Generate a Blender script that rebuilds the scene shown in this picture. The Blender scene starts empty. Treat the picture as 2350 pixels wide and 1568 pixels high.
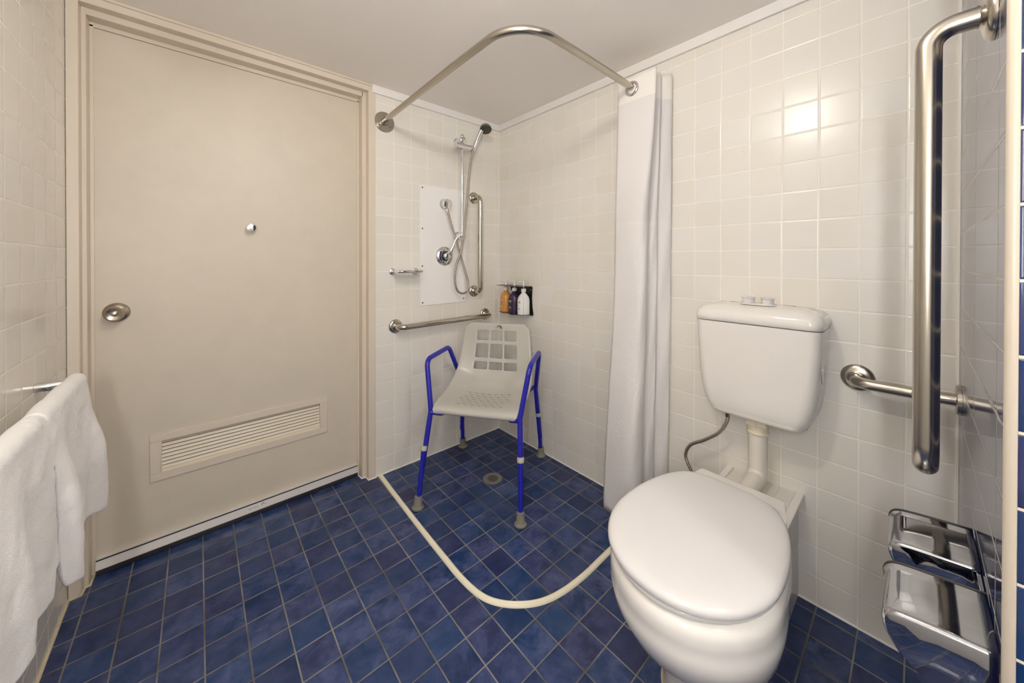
import bpy, bmesh, math, random
from mathutils import Vector, Matrix
random.seed(7)
PI = math.pi
SC = bpy.context.scene
COL = SC.collection
V = Vector

# ------------------------------------------------------------------ materials
def nodes(name):
    m = bpy.data.materials.new(name); m.use_nodes = True
    nt = m.node_tree; nt.nodes.clear()
    out = nt.nodes.new('ShaderNodeOutputMaterial')
    b = nt.nodes.new('ShaderNodeBsdfPrincipled')
    nt.links.new(b.outputs[0], out.inputs[0])
    return m, nt, b

def setc(b, col, rough=.5, metal=0., spec=.5, coat=0.):
    b.inputs['Base Color'].default_value = (*col, 1)
    b.inputs['Roughness'].default_value = rough
    b.inputs['Metallic'].default_value = metal
    b.inputs['Specular IOR Level'].default_value = spec
    b.inputs['Coat Weight'].default_value = coat

def M(nt, op, a, b=None, c=None, clamp=False):
    n = nt.nodes.new('ShaderNodeMath'); n.operation = op; n.use_clamp = clamp
    for i, x in enumerate((a, b, c)):
        if x is None: continue
        if isinstance(x, (int, float)): n.inputs[i].default_value = x
        else: nt.links.new(x, n.inputs[i])
    return n.outputs[0]

def noise(nt, scale, detail=3., rough=.55, vec=None, dist=0.):
    n = nt.nodes.new('ShaderNodeTexNoise')
    n.inputs['Scale'].default_value = scale; n.inputs['Detail'].default_value = detail
    n.inputs['Roughness'].default_value = rough; n.inputs['Distortion'].default_value = dist
    if vec is not None: nt.links.new(vec, n.inputs['Vector'])
    return n.outputs['Fac']

def ramp(nt, fac, stops):
    r = nt.nodes.new('ShaderNodeValToRGB'); nt.links.new(fac, r.inputs[0])
    e = r.color_ramp.elements
    while len(e) < len(stops): e.new(.5)
    for el, (p, c) in zip(e, stops): el.position = p; el.color = (*c, 1)
    return r.outputs[0]

def mix(nt, fac, a, b):
    n = nt.nodes.new('ShaderNodeMix'); n.data_type = 'RGBA'
    for i, x in ((0, fac), (6, a), (7, b)):
        if isinstance(x, (int, float)): n.inputs[i].default_value = x
        elif isinstance(x, tuple): n.inputs[i].default_value = (*x, 1)
        else: nt.links.new(x, n.inputs[i])
    return n.outputs[2]

def bump(nt, b, h, dist=1., strength=1.):
    n = nt.nodes.new('ShaderNodeBump'); n.inputs['Distance'].default_value = dist
    n.inputs['Strength'].default_value = strength
    nt.links.new(h, n.inputs['Height']); nt.links.new(n.outputs[0], b.inputs['Normal'])

def position(nt):
    return nt.nodes.new('ShaderNodeNewGeometry').outputs['Position']

def plain(name, col, rough=.5, metal=0., spec=.5, coat=0., nscale=None, namp=0., vary=0.):
    m, nt, b = nodes(name); setc(b, col, rough, metal, spec, coat)
    p = position(nt)
    if vary:
        f = noise(nt, 9., 4., .6, p)
        lo = tuple(c*(1-vary) for c in col); hi = tuple(min(1, c*(1+vary)) for c in col)
        nt.links.new(ramp(nt, f, [(.3, lo), (.7, hi)]), b.inputs['Base Color'])
    if nscale: bump(nt, b, M(nt, 'MULTIPLY', noise(nt, nscale, 4., .6, p), namp))
    return m

def tile_mat(name, ua, va, uo, vo, pu, pv, gw, grout, cols, rough, tilt=.006, cloud=None, spec=.5, groutdirt=None):
    """ua/va: axis letters; tiles cover the world-space plane"""
    m, nt, b = nodes(name); setc(b, (1, 1, 1), rough, 0, spec)
    p = position(nt)
    s = nt.nodes.new('ShaderNodeSeparateXYZ'); nt.links.new(p, s.inputs[0])
    ax = {'x': s.outputs[0], 'y': s.outputs[1], 'z': s.outputs[2]}
    u = M(nt, 'DIVIDE', M(nt, 'SUBTRACT', ax[ua], uo), pu)
    v = M(nt, 'DIVIDE', M(nt, 'SUBTRACT', ax[va], vo), pv)
    fu, fv = M(nt, 'FLOOR', u), M(nt, 'FLOOR', v)
    cu = M(nt, 'SUBTRACT', M(nt, 'SUBTRACT', u, fu), .5)
    cv = M(nt, 'SUBTRACT', M(nt, 'SUBTRACT', v, fv), .5)
    du = M(nt, 'MULTIPLY', M(nt, 'SUBTRACT', .5, M(nt, 'ABSOLUTE', cu)), pu)
    dv = M(nt, 'MULTIPLY', M(nt, 'SUBTRACT', .5, M(nt, 'ABSOLUTE', cv)), pv)
    d = M(nt, 'MINIMUM', du, dv)
    mr = nt.nodes.new('ShaderNodeMapRange'); mr.interpolation_type = 'SMOOTHSTEP'
    nt.links.new(d, mr.inputs[0])
    mr.inputs[1].default_value = gw/2; mr.inputs[2].default_value = gw/2+.0009
    tile = mr.outputs[0]
    mr2 = nt.nodes.new('ShaderNodeMapRange'); mr2.interpolation_type = 'SMOOTHSTEP'
    nt.links.new(d, mr2.inputs[0])
    mr2.inputs[1].default_value = gw/2; mr2.inputs[2].default_value = gw/2+.0035
    edge = mr2.outputs[0]
    cmb = nt.nodes.new('ShaderNodeCombineXYZ')
    nt.links.new(fu, cmb.inputs[0]); nt.links.new(fv, cmb.inputs[1])
    wn = nt.nodes.new('ShaderNodeTexWhiteNoise'); nt.links.new(cmb.outputs[0], wn.inputs[0])
    sw = nt.nodes.new('ShaderNodeSeparateColor'); nt.links.new(wn.outputs['Color'], sw.inputs[0])
    r0, r1, r2 = sw.outputs
    col = ramp(nt, r2, cols)
    if cloud:
        off = nt.nodes.new('ShaderNodeVectorMath'); off.operation = 'MULTIPLY_ADD'
        nt.links.new(wn.outputs['Color'], off.inputs[0]); off.inputs[1].default_value = (7, 7, 7)
        nt.links.new(p, off.inputs[2])
        cl = noise(nt, cloud[1], 6., .68, off.outputs[0], .45)
        f = nt.nodes.new('ShaderNodeMapRange'); nt.links.new(cl, f.inputs[0])
        f.inputs[1].default_value = .38; f.inputs[2].default_value = .68
        k = M(nt, 'MULTIPLY', f.outputs[0], M(nt, 'ADD', M(nt, 'MULTIPLY', r0, .75), .25))
        col = mix(nt, k, col, cloud[0])
    g = grout
    if groutdirt: g = mix(nt, ramp(nt, noise(nt, 5., 4., .6, p), [(.35, (0, 0, 0)), (.62, (1, 1, 1))]), grout, groutdirt)
    nt.links.new(mix(nt, tile, g, col), b.inputs['Base Color'])
    rr = mix(nt, tile, (.6, .6, .6), (rough, rough, rough))
    nt.links.new(rr, b.inputs['Roughness'])
    tl = M(nt, 'ADD', M(nt, 'MULTIPLY', M(nt, 'MULTIPLY', M(nt, 'SUBTRACT', r0, .5), cu), pu*tilt),
           M(nt, 'MULTIPLY', M(nt, 'MULTIPLY', M(nt, 'SUBTRACT', r1, .5), cv), pv*tilt))
    wob = M(nt, 'MULTIPLY', noise(nt, 11., 2., .5, p), .0004)
    h = M(nt, 'ADD', M(nt, 'ADD', M(nt, 'MULTIPLY', edge, .0005), tl), wob)
    bump(nt, b, h)
    return m

CREAM = [(0., (.775, .742, .672)), (.5, (.795, .765, .702)), (1., (.79, .768, .722))]
GR = (.93, .885, .80)
NAVY = [(0., (.006, .020, .080)), (.3, (.006, .031, .108)), (.6, (.019, .022, .080)), (1., (.008, .038, .125))]
WZ = .0955
m_tileT = tile_mat('tile_cream_toilet_wall', 'y', 'z', -.1029, WZ, .1, .1, .0020, GR, CREAM, .24, .03)
m_tileD = tile_mat('tile_cream_door_wall', 'x', 'z', -.0378, WZ, .1, .1, .0020, GR, CREAM, .24, .03)
m_tileL = tile_mat('tile_cream_left_wall', 'y', 'z', -.2143, WZ, .1, .1, .0020, GR, CREAM, .17, .02)
m_floor = tile_mat('tile_blue_floor', 'x', 'y', -.0405, -.0045, .099, .1, .0028, (.25, .245, .23), NAVY, .20, .012, spec=.35,
                   cloud=((.078, .104, .235), 15.), groutdirt=(.10, .085, .06))
m_tileR = tile_mat('tile_navy_right_wall', 'x', 'z', -.06, .0305, .3, .1, .0030, (.55, .52, .47), NAVY, .10, .010,
                   cloud=((.03, .035, .12), 16.))
m_tileE = tile_mat('tile_navy_return_wall', 'y', 'z', -2.0085, .0305, .1, .1, .0030, (.72, .64, .50), NAVY, .08, .012,
                   cloud=((.03, .035, .12), 16.))
m_plinth = tile_mat('tile_white_plinth', 'x', 'y', -.02, -1.50, .1, .1, .0018, (.62, .58, .52), [(0, (.72, .69, .64)), (1, (.74, .71, .66))], .09, .01)
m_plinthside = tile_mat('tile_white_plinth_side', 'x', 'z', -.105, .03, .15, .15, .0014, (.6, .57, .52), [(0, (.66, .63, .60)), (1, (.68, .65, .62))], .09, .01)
m_ceil = plain('ceiling_paint', (.93, .89, .85), .75, nscale=60, namp=.0003)
m_cornice = plain('cornice_paint', (.80, .78, .76), .5)
m_door = plain('door_paint', (.64, .575, .475), .42, nscale=26, namp=.0005, vary=.025)
m_frame = plain('frame_paint', (.69, .61, .51), .35, nscale=30, namp=.0003)
m_louvre = plain('louvre_paint', (.70, .63, .50), .4)
m_dark = plain('dark_gap', (.02, .017, .012), .8)
m_caulk = plain('silicone', (.86, .83, .79), .4)
m_caulkold = plain('old_silicone', (.62, .53, .36), .5, vary=.3)
m_chrome = plain('chrome', (.78, .78, .79), .05, 1.)
m_chromed = plain('chrome_holder', (.46, .47, .50), .05, 1.)
m_steel = plain('brushed_steel', (.50, .46, .40), .24, 1., nscale=240, namp=.00004)
m_steelp = plain('polished_steel', (.56, .52, .45), .15, 1.)
m_brass = plain('satin_nickel', (.48, .43, .36), .26, 1.)
m_alu = plain('aluminium_white', (.72, .69, .68), .35, .25)
m_rubberblk = plain('black_rubber', (.025, .022, .022), .5)
m_ceramic = plain('white_ceramic', (.80, .775, .735), .09, coat=.3)
m_plastic = plain('white_plastic_seat', (.70, .685, .68), .13)
m_pvc = plain('white_pvc', (.76, .72, .65), .25)
m_nut = plain('cream_plastic_nut', (.74, .68, .52), .35)
m_seat = plain('grey_plastic', (.50, .485, .44), .22, nscale=300, namp=.00003)
m_hole = plain('drain_hole', (.05, .045, .03), .7)
m_blue = plain('blue_powder_coat', (.014, .014, .34), .28)
m_rubber = plain('grey_rubber', (.20, .19, .155), .6)
m_clip = plain('pale_grey_clip', (.52, .49, .40), .4)
m_panel = plain('white_acrylic', (.89, .87, .86), .18)
m_strip = plain('cream_vinyl', (.83, .78, .61), .38)
m_amber = plain('amber_bottle', (.56, .25, .065), .28)
m_plum = plain('plum_bottle', (.028, .014, .045), .3)
m_white = plain('white_bottle', (.82, .81, .80), .3)
m_pump = plain('white_pump', (.84, .82, .80), .3)
m_black = plain('black_bracket', (.006, .006, .007), .3)
m_print_w = plain('white_print', (.8, .78, .74), .5)
m_print_g = plain('green_print', (.22, .30, .04), .5)
m_print_k = plain('black_print', (.03, .03, .03), .5)
m_logo_g = plain('dark_green_print', (.004, .05, .018), .4)
m_logo_t = plain('grey_print', (.10, .09, .08), .5)
m_head = plain('grey_shower_face', (.05, .052, .04), .4)
m_headrim = plain('grey_shower_rim', (.14, .15, .145), .3)

def hose_mat():
    m, nt, b = nodes('corrugated_steel_hose'); setc(b, (.46, .42, .36), .22, 1.)
    s = nt.nodes.new('ShaderNodeSeparateXYZ'); nt.links.new(position(nt), s.inputs[0])
    w = M(nt, 'SINE', M(nt, 'MULTIPLY', s.outputs[2], 2*PI/.0032))
    bump(nt, b, M(nt, 'MULTIPLY', w, .00018))
    return m
m_hose = hose_mat()

def towel_mat():
    m, nt, b = nodes('terry_cloth'); setc(b, (.90, .88, .87), .95, 0, .1)
    b.inputs['Sheen Weight'].default_value = .3
    p = position(nt)
    h = M(nt, 'ADD', M(nt, 'MULTIPLY', noise(nt, 420., 3., .7, p), .0013), M(nt, 'MULTIPLY', noise(nt, 90., 3., .6, p), .0014))
    bump(nt, b, h)
    return m
m_towel = towel_mat()

def curtain_mat(name, col, sc, amp, vor=False, trans=.25):
    m, nt, b = nodes(name); setc(b, col, .8, 0, .2)
    b.inputs['Subsurface Weight'].default_value = 0
    p = position(nt)
    if vor:
        v = nt.nodes.new('ShaderNodeTexVoronoi'); nt.links.new(p, v.inputs['Vector']); v.inputs['Scale'].default_value = sc
        h = M(nt, 'MULTIPLY', v.outputs['Distance'], amp)
        h = M(nt, 'ADD', h, M(nt, 'MULTIPLY', noise(nt, 22., 4., .55, p), .0022))
    else: h = M(nt, 'MULTIPLY', noise(nt, sc, 3., .6, p), amp)
    bump(nt, b, h)
    return m
m_curtop = curtain_mat('plain_curtain_cloth', (.74, .715, .715), 40., .0006)
m_curlow = curtain_mat('puckered_curtain_cloth', (.76, .74, .735), 95., .0007, True)
m_curband = curtain_mat('curtain_heading', (.83, .80, .76), 60., .0006)

def lamp_mat(name, col, st):
    m, nt, b = nodes(name); setc(b, (.8, .8, .8), .4)
    b.inputs['Emission Color'].default_value = (*col, 1); b.inputs['Emission Strength'].default_value = st
    return m

# ------------------------------------------------------------------ mesh helpers
def box(bm, lo, hi, bev=0., seg=2, mi=0, R=None):
    lo, hi = V(lo), V(hi); c = (lo+hi)/2; s = hi-lo
    t = bmesh.new(); bmesh.ops.create_cube(t, size=1)
    for v in t.verts: v.co = V((v.co.x*s.x, v.co.y*s.y, v.co.z*s.z))
    if bev: bmesh.ops.bevel(t, geom=t.edges[:]+t.verts[:], offset=bev, segments=seg, profile=.5, affect='EDGES')
    for v in t.verts: v.co = (R @ v.co if R else v.co) + c
    join(bm, t, mi)

def join(bm, t, mi=0):
    mp = {v: bm.verts.new(v.co) for v in t.verts}
    for f in t.faces:
        nf = bm.faces.new([mp[v] for v in f.verts]); nf.material_index = mi; nf.smooth = True
    t.free()

def frame_for(d):
    d = d.normalized(); a = V((0, 0, 1)) if abs(d.z) < .9 else V((1, 0, 0))
    x = a.cross(d).normalized(); return x, d.cross(x).normalized()

def fillet(pts, r, n=7):
    pts = [V(p) for p in pts]; out = [pts[0]]
    rr = r if isinstance(r, (list, tuple)) else [r]*(len(pts)-2)
    for i in range(1, len(pts)-1):
        a, b, c = pts[i-1], pts[i], pts[i+1]; d0 = (a-b).normalized(); d1 = (c-b).normalized()
        ang = d0.angle(d1)
        if ang > PI-.01 or rr[i-1] <= 0: out.append(b); continue
        t = min(rr[i-1]/math.tan(ang/2), (a-b).length*.49, (c-b).length*.49); r_ = t*math.tan(ang/2)
        cen = b + (d0+d1).normalized()*(r_/math.sin(ang/2))
        s, e = b+d0*t-cen, b+d1*t-cen; th = s.angle(e); axv = s.cross(e).normalized()
        for k in range(n+1): out.append(cen + Matrix.Rotation(th*k/n, 3, axv) @ s)
    out.append(pts[-1]); return out

def smooth_path(pts, n=8):
    pts = [V(p) for p in pts]; P = [2*pts[0]-pts[1]]+pts+[2*pts[-1]-pts[-2]]; out = []
    for i in range(1, len(P)-2):
        for k in range(n):
            t = k/n; a, b, c, d = P[i-1:i+3]
            out.append(.5*((2*b)+(c-a)*t+(2*a-5*b+4*c-d)*t*t+(3*b-a-3*c+d)*t**3))
    out.append(pts[-1]); return out

def tube(bm, pts, r, seg=20, caps=True, mi=0, prof=None):
    pts = [V(p) for p in pts]; rings = []
    T = []
    for i in range(len(pts)):
        a = pts[max(i-1, 0)]; b = pts[min(i+1, len(pts)-1)]; T.append((b-a).normalized())
    x, y = frame_for(T[0])
    for i, p in enumerate(pts):
        if i:
            q = T[i-1].rotation_difference(T[i]); x = q @ x; y = q @ y
        ri = r[i] if isinstance(r, (list, tuple)) else r
        if prof: ring = [bm.verts.new(p+x*a+y*b) for a, b in prof]
        else: ring = [bm.verts.new(p+x*ri*math.cos(2*PI*k/seg)+y*ri*math.sin(2*PI*k/seg)) for k in range(seg)]
        rings.append(ring)
    loft(bm, rings, caps, mi)

def loft(bm, rings, caps=True, mi=0, closed=True):
    n = len(rings[0])
    for a, b in zip(rings, rings[1:]):
        for k in range(n if closed else n-1):
            f = bm.faces.new((a[k], a[(k+1) % n], b[(k+1) % n], b[k])); f.smooth = True; f.material_index = mi
    if caps:
        for r, rev in ((rings[0], True), (rings[-1], False)):
            f = bm.faces.new(list(reversed(r)) if rev else r); f.smooth = False; f.material_index = mi

def lathe(bm, prof, c, axis, seg=32, mi=0):
    """prof: [(radius, height along axis)]"""
    c = V(c); d = V(axis).normalized(); x, y = frame_for(d); rings = []
    for r, h in prof:
        if r < 1e-6: rings.append([bm.verts.new(c+d*h)])
        else: rings.append([bm.verts.new(c+d*h+x*r*math.cos(2*PI*k/seg)+y*r*math.sin(2*PI*k/seg)) for k in range(seg)])
    for a, b in zip(rings, rings[1:]):
        for k in range(seg):
            k2 = (k+1) % seg
            vs = [a[k % len(a)], a[k2 % len(a)], b[k2 % len(b)], b[k % len(b)]]
            u = []
            for v in vs:
                if v not in u: u.append(v)
            if len(u) > 2:
                f = bm.faces.new(u); f.smooth = True; f.material_index = mi
    if len(rings[0]) > 1: bm.faces.new(list(reversed(rings[0]))).material_index = mi
    if len(rings[-1]) > 1: bm.faces.new(rings[-1]).material_index = mi

def smooth_by_angle(me, ang=40):
    me.shade_auto_smooth if False else None
    bm = bmesh.new(); bm.from_mesh(me)
    for e in bm.edges:
        e.smooth = not (len(e.link_faces) == 2 and e.calc_face_angle(0) > math.radians(ang))
    for f in bm.faces: f.smooth = True
    bm.to_mesh(me); bm.free()

def origin_of(o):
    l = V(o.location)
    while o.parent: o = o.parent; l += V(o.location)
    return l

def obj(name, bm, mats, parent=None, loc=None, label=None, ang=40, recalc=True):
    """geometry is given in world coordinates; stored relative to the object's own origin"""
    if recalc: bmesh.ops.recalc_face_normals(bm, faces=bm.faces[:])
    me = bpy.data.meshes.new(name)
    if not isinstance(mats, (list, tuple)): mats = [mats]
    for m in mats: me.materials.append(m)
    o = bpy.data.objects.new(name, me); COL.objects.link(o)
    base = V((0, 0, 0))
    if parent: o.parent = parent; base = origin_of(parent)
    if loc is None:
        if parent: loc = base
        else:
            cs = [v.co for v in bm.verts]
            loc = V(((min(c.x for c in cs)+max(c.x for c in cs))/2, (min(c.y for c in cs)+max(c.y for c in cs))/2, min(c.z for c in cs)))
    loc = V(loc); o.location = loc-base
    for v in bm.verts: v.co -= loc
    bm.to_mesh(me); bm.free(); smooth_by_angle(me, ang)
    if label: o['label'] = label
    return o

def thing(name, label, cat, loc, group=None):
    o = bpy.data.objects.new(name, None); COL.objects.link(o); o.location = loc
    o.empty_display_size = .05
    return tag(o, label, cat, group)

def tag(o, label, cat, group=None):
    o['label'] = label; o['category'] = cat
    if group: o['group'] = group
    return o

def struct(name, bm, m, parent=None, ang=40, recalc=True):
    o = obj(name, bm, m, parent, ang=ang, recalc=recalc)
    if parent is None: o['kind'] = 'structure'
    return o

NB = bmesh.new
def sstep(x): x = max(0, min(1, x)); return x*x*(3-2*x)

def text_mesh(bm, body, size, M4, mi=0, warp=None):
    cu = bpy.data.curves.new('tmp_text', 'FONT'); cu.body = body; cu.size = size; cu.align_x = 'CENTER'; cu.align_y = 'CENTER'
    cu.resolution_u = 3; cu.extrude = .0001
    o = bpy.data.objects.new('tmp_text', cu); COL.objects.link(o)
    bpy.context.view_layer.update()
    me = bpy.data.meshes.new_from_object(o.evaluated_get(bpy.context.evaluated_depsgraph_get()))
    bpy.data.objects.remove(o); t = bmesh.new(); t.from_mesh(me); bpy.data.meshes.remove(me)
    for v in t.verts: v.co = warp(v.co) if warp else M4 @ v.co
    join(bm, t, mi); bpy.data.curves.remove(cu)

# ------------------------------------------------------------------ room shell
L, YR, HC = -1.868, -2.0015, 2.079   # left wall, right (navy) wall plane, ceiling height
XE, YB = -.738, -3.30                # end of the navy wall, far wall behind the camera
FX0, FX1 = -1.868, -.838             # door frame outer edges

bm = NB(); box(bm, (L-.1, YB-.1, -.1), (.1, .1, 0)); struct('floor', bm, m_floor)
bm = NB(); box(bm, (L-.1, YB-.1, HC), (.1, .1, HC+.1)); struct('ceiling', bm, m_ceil)
bm = NB(); box(bm, (0, YB-.1, 0), (.1, .1, HC)); struct('wall_back', bm, m_tileT)
bm = NB(); box(bm, (FX1, 0, 0), (0, .1, HC)); struct('wall_door_side', bm, m_tileD)
bm = NB(); box(bm, (L-.1, YB-.1, 0), (L, .1, HC)); struct('wall_left', bm, m_tileL)
bm = NB(); box(bm, (L, YB-.1, 0), (0, YB, HC)); struct('wall_behind', bm, m_tileD)
bm = NB()
box(bm, (XE+.0005, YR-.13, 0), (-.0, YR, HC))
for f in bm.faces:
    n = f.normal if f.normal.length else f.calc_center_median()
bm.normal_update()
for f in bm.faces: f.material_index = 1 if abs(f.normal.x) > .5 else 0
struct('wall_right', bm, [m_tileR, m_tileE])

# door frame (stepped jambs and head) and the space behind the door
def jamb_profile(side):   # x,y polygon of a rebated jamb, side=+1: right jamb (opening to its left)
    if side > 0: return [(-.838, -.004), (-.875, -.004), (-.875, .034), (-.895, .034), (-.895, .085), (-.905, .085), (-.905, .15), (-.838, .15)]
    return [(-1.867, -.004), (-1.839, -.004), (-1.839, .034), (-1.8275, .034), (-1.8275, .085), (-1.817, .085), (-1.817, .15), (-1.867, .15)]
VX0, VX1, VZ0, VZ1 = -1.652, -1.078, .308, .437
db = NB()
for lo, hi in (((-1.8182, .0125), (-.9040, VZ0)), ((-1.8182, VZ1), (-.9040, 2.0015)), ((-1.8182, VZ0), (VX0, VZ1)), ((VX1, VZ0), (-.9040, VZ1))):
    box(db, (lo[0], .09, lo[1]), (hi[0], .128, hi[1]))
bmesh.ops.remove_doubles(db, verts=db.verts, dist=.0001)
fr = struct('door_1', db, m_door)
tr = NB(); ZH = HC-.012
for lo, hi in (((-1.867, -.004, .001), (-1.839, .15, ZH)), ((-1.8395, .034, .001), (-1.8275, .149, 2.045)), ((-1.828, .085, .001), (-1.8175, .089, 2.01)),
               ((-.875, -.004, .001), (-.838, .15, ZH)), ((-.895, .034, .001), (-.8745, .149, 2.045)), ((-.9045, .085, .001), (-.8945, .089, 2.01)),
               ((-1.8395, -.004, 2.041), (-.8745, .15, ZH)), ((-1.83, .034, 2.018), (-.89, .149, 2.0415)), ((-1.83, .085, 2.002), (-.89, .089, 2.02))):
    box(tr, lo, hi, .0012, 1)
struct('trim_1', tr, m_frame, ang=30)
bm = NB(); box(bm, (L, .128, 0), (FX1, .2, HC)); struct('wall_doorway', bm, m_dark)
bm = NB(); box(bm, (-1.867, -.008, HC-.012), (-.857, .0, HC), .002, 1); struct('trim_2', bm, m_frame)
# cornice strips
bm = NB()
box(bm, (-.857, -.011, 2.037), (0, 0, HC), .0015, 1)
box(bm, (-.011, YR, 2.037), (0, -.0115, HC), .0015, 1)
struct('trim_3', bm, m_cornice)
# silicone beads
def bead(name, pts, r, m, n=1):
    b = NB(); tube(b, pts, r, 8); return struct(name, b, m)
bead('trim_4', [(-.832, -.001, .001), (0, -.001, .001)], .0038, m_caulk)
bead('trim_5', [(-.001, -.002, .001), (-.001, YR, .001)], .0038, m_caulk)
bead('trim_6', [(-.0008, -.0008, .004), (-.0008, -.0008, 2.037)], .0024, m_caulk)
bead('trim_7', [(-.001, YR+.001, .004), (-.001, YR+.001, 2.037)], .0055, m_caulk)
bead('trim_8', [(L+.001, -.004, .001), (L+.001, YB+.01, .001)], .005, m_caulkold)
bead('trim_9', [(-1.866, -.006, .001), (-1.839, -.006, .001), (-1.836, .03, .001), (-1.825, .033, .001), (-1.823, .084, .001)], .0045, m_caulkold)
bead('trim_10', [(-.836, -.005, .001), (-.876, -.006, .001), (-.879, .031, .001), (-.898, .033, .001), (-.902, .084, .001)], .0038, m_caulk)
bead('trim_11', [(XE+.02, YR+.001, .002), (-.004, YR+.001, .002)], .0045, m_caulkold)
# cream edge trim on the end of the navy wall
bm = NB()
pr = [(XE-.001, YR-.0098), (XE-.004, YR-.0090), (XE-.0048, YR-.006), (XE-.004, YR-.001), (XE-.001, YR+.0018), (XE+.001, YR+.0020), (XE+.0018, YR+.0012), (XE+.002, YR-.0005), (XE+.0007, YR-.0005), (XE+.0004, YR-.0098)]
loft(bm, [[bm.verts.new((x, y, z)) for x, y in pr] for z in (.001, HC-.001)], True)
struct('trim_12', bm, plain('cream_edge_trim', (.52, .455, .37), .35))

# door parts
DY = .09
d = fr
bm = NB()   # vent frame
x0, x1, z0, z1, w = -1.680, -1.050, .280, .464, .030
for lo, hi in (((x0, z0), (x1, z0+w)), ((x0, z1-w), (x1, z1)), ((x0, z0+w), (x0+w, z1-w)), ((x1-w, z0+w), (x1, z1-w))):
    box(bm, (lo[0], DY-.006, lo[1]), (hi[0], DY-.0002, hi[1]), .0012, 1)
vf = obj('vent_frame', bm, m_frame, d)
bm = NB()
n = 8
for k in range(n):
    zc = VZ0+.010+(VZ1-VZ0-.010)*(k+.40)/n
    box(bm, (VX0, DY+.0100-.0012, zc-.0060), (VX1, DY+.0100+.0012, zc+.0060), 0, R=Matrix.Rotation(math.radians(-33), 3, 'X'))
box(bm, (VX0-.001, DY-.0045, VZ0-.002), (VX0+.005, DY+.03, VZ1)); box(bm, (VX1-.005, DY-.0045, VZ0-.002), (VX1+.001, DY+.03, VZ1))
loft(bm, [[bm.verts.new((x, y, z)) for y, z in ((DY-.005, VZ0-.001), (DY+.012, VZ0+.012), (DY+.012, VZ0-.001))] for x in (VX0, VX1)], True)
obj('louvre', bm, m_louvre, vf, label='row of sloping cream louvre slats')
bm = NB(); box(bm, (VX0, DY+.030, VZ0), (VX1, DY+.036, VZ1)); obj('vent_opening', bm, m_dark, vf, label='dark gap behind the louvre slats')
# aluminium door bottom seal
bm = NB()
box(bm, (-1.8165, .074, .058), (-.906, .0895, .062), .0006, 1)
box(bm, (-1.8165, .078, .050), (-.906, .0895, .058), 0)
pr = [(.0895, .053), (.076, .053), (.068, .024), (.070, .021), (.0895, .021)]
loft(bm, [[bm.verts.new((x, y, z)) for y, z in pr] for x in (-1.8175, -.905)], True)
sl = obj('door_seal', bm, m_alu, d, label='pale aluminium door bottom seal strip')
bm = NB()
bm.free(); bm = NB(); box(bm, (-1.817, .0752, .0528), (-.9055, .0770, .0562)); obj('seal_groove', bm, m_dark, sl, label='dark groove along the aluminium strip')
bm = NB(); a, b_ = V((0, .0762, .053)), V((0, .068, .024)); up = (a-b_).normalized(); nrm = V((0, -up.z, up.y))
mid = V((-1.355, 0, 0))+(a+b_)/2+nrm*.0004
M4 = Matrix(((1, up.x, nrm.x, mid.x), (0, up.y, nrm.y, mid.y), (0, up.z, nrm.z, mid.z), (0, 0, 0, 1)))
text_mesh(bm, 'R A V E N', .008, M4)
text_mesh(bm, 'F', .018, M4 @ Matrix.Translation((.034, .003, 0)) @ Matrix.Shear('XZ', 4, (0, 0)) @ Matrix.Rotation(-.35, 4, 'Z'))
text_mesh(bm, 'x', .011, M4 @ Matrix.Translation((.043, .002, 0)))
obj('printed_mark', bm, m_print_k, sl, label='small black lettering on the aluminium strip')
bm = NB(); box(bm, (-1.816, .072, .002), (-.906, .088, .0205), .002, 1); obj('rubber_strip', bm, m_rubberblk, sl, label='black rubber lip under the aluminium seal')
# door knob
kn = NB(); kc = (-1.765, DY, .958)
lathe(kn, [(.036, -.0002), (.036, .002), (.034, .005), (.026, .011), (.016, .015), (.0115, .017), (.0115, .030), (.017, .034), (.0245, .042), (.0265, .050), (.0255, .057), (.0215, .061), (.019, .0600), (.010, .0565), (.0, .0555)], kc, (0, -1, 0), 40)
kno = obj('door_knob', kn, m_brass, d, label='satin nickel round door knob')
bm = NB(); lathe(bm, [(.0085, .0555), (.0085, .0605), (.007, .0615), (0, .0615)], kc, (0, -1, 0), 24); obj('lock_button', bm, m_steelp, kno)

# robe hook
bm = NB(); lathe(bm, [(.011, -.0002), (.011, .003), (.0055, .005), (.0055, .020), (.012, .026), (.0175, .030), (.0185, .034), (.016, .038), (.008, .0395), (0, .040)], (-1.361, DY-.0005, 1.299), (0, -1, 0), 28)
tag(obj('robe_hook', bm, m_chrome), 'small round chrome hook knob in the middle of the cream door', 'hook')

# ------------------------------------------------------------------ grab rails
def flange(bm, c, ax, r=.040, h=.012):
    lathe(bm, [(r, .0003), (r, .003), (r*.96, .0065), (r*.85, h*.82), (r*.68, h), (r*.55, h), (.017, h+.0035), (.017, h+.006), (0, h+.006)], c, ax, 36)

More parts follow.
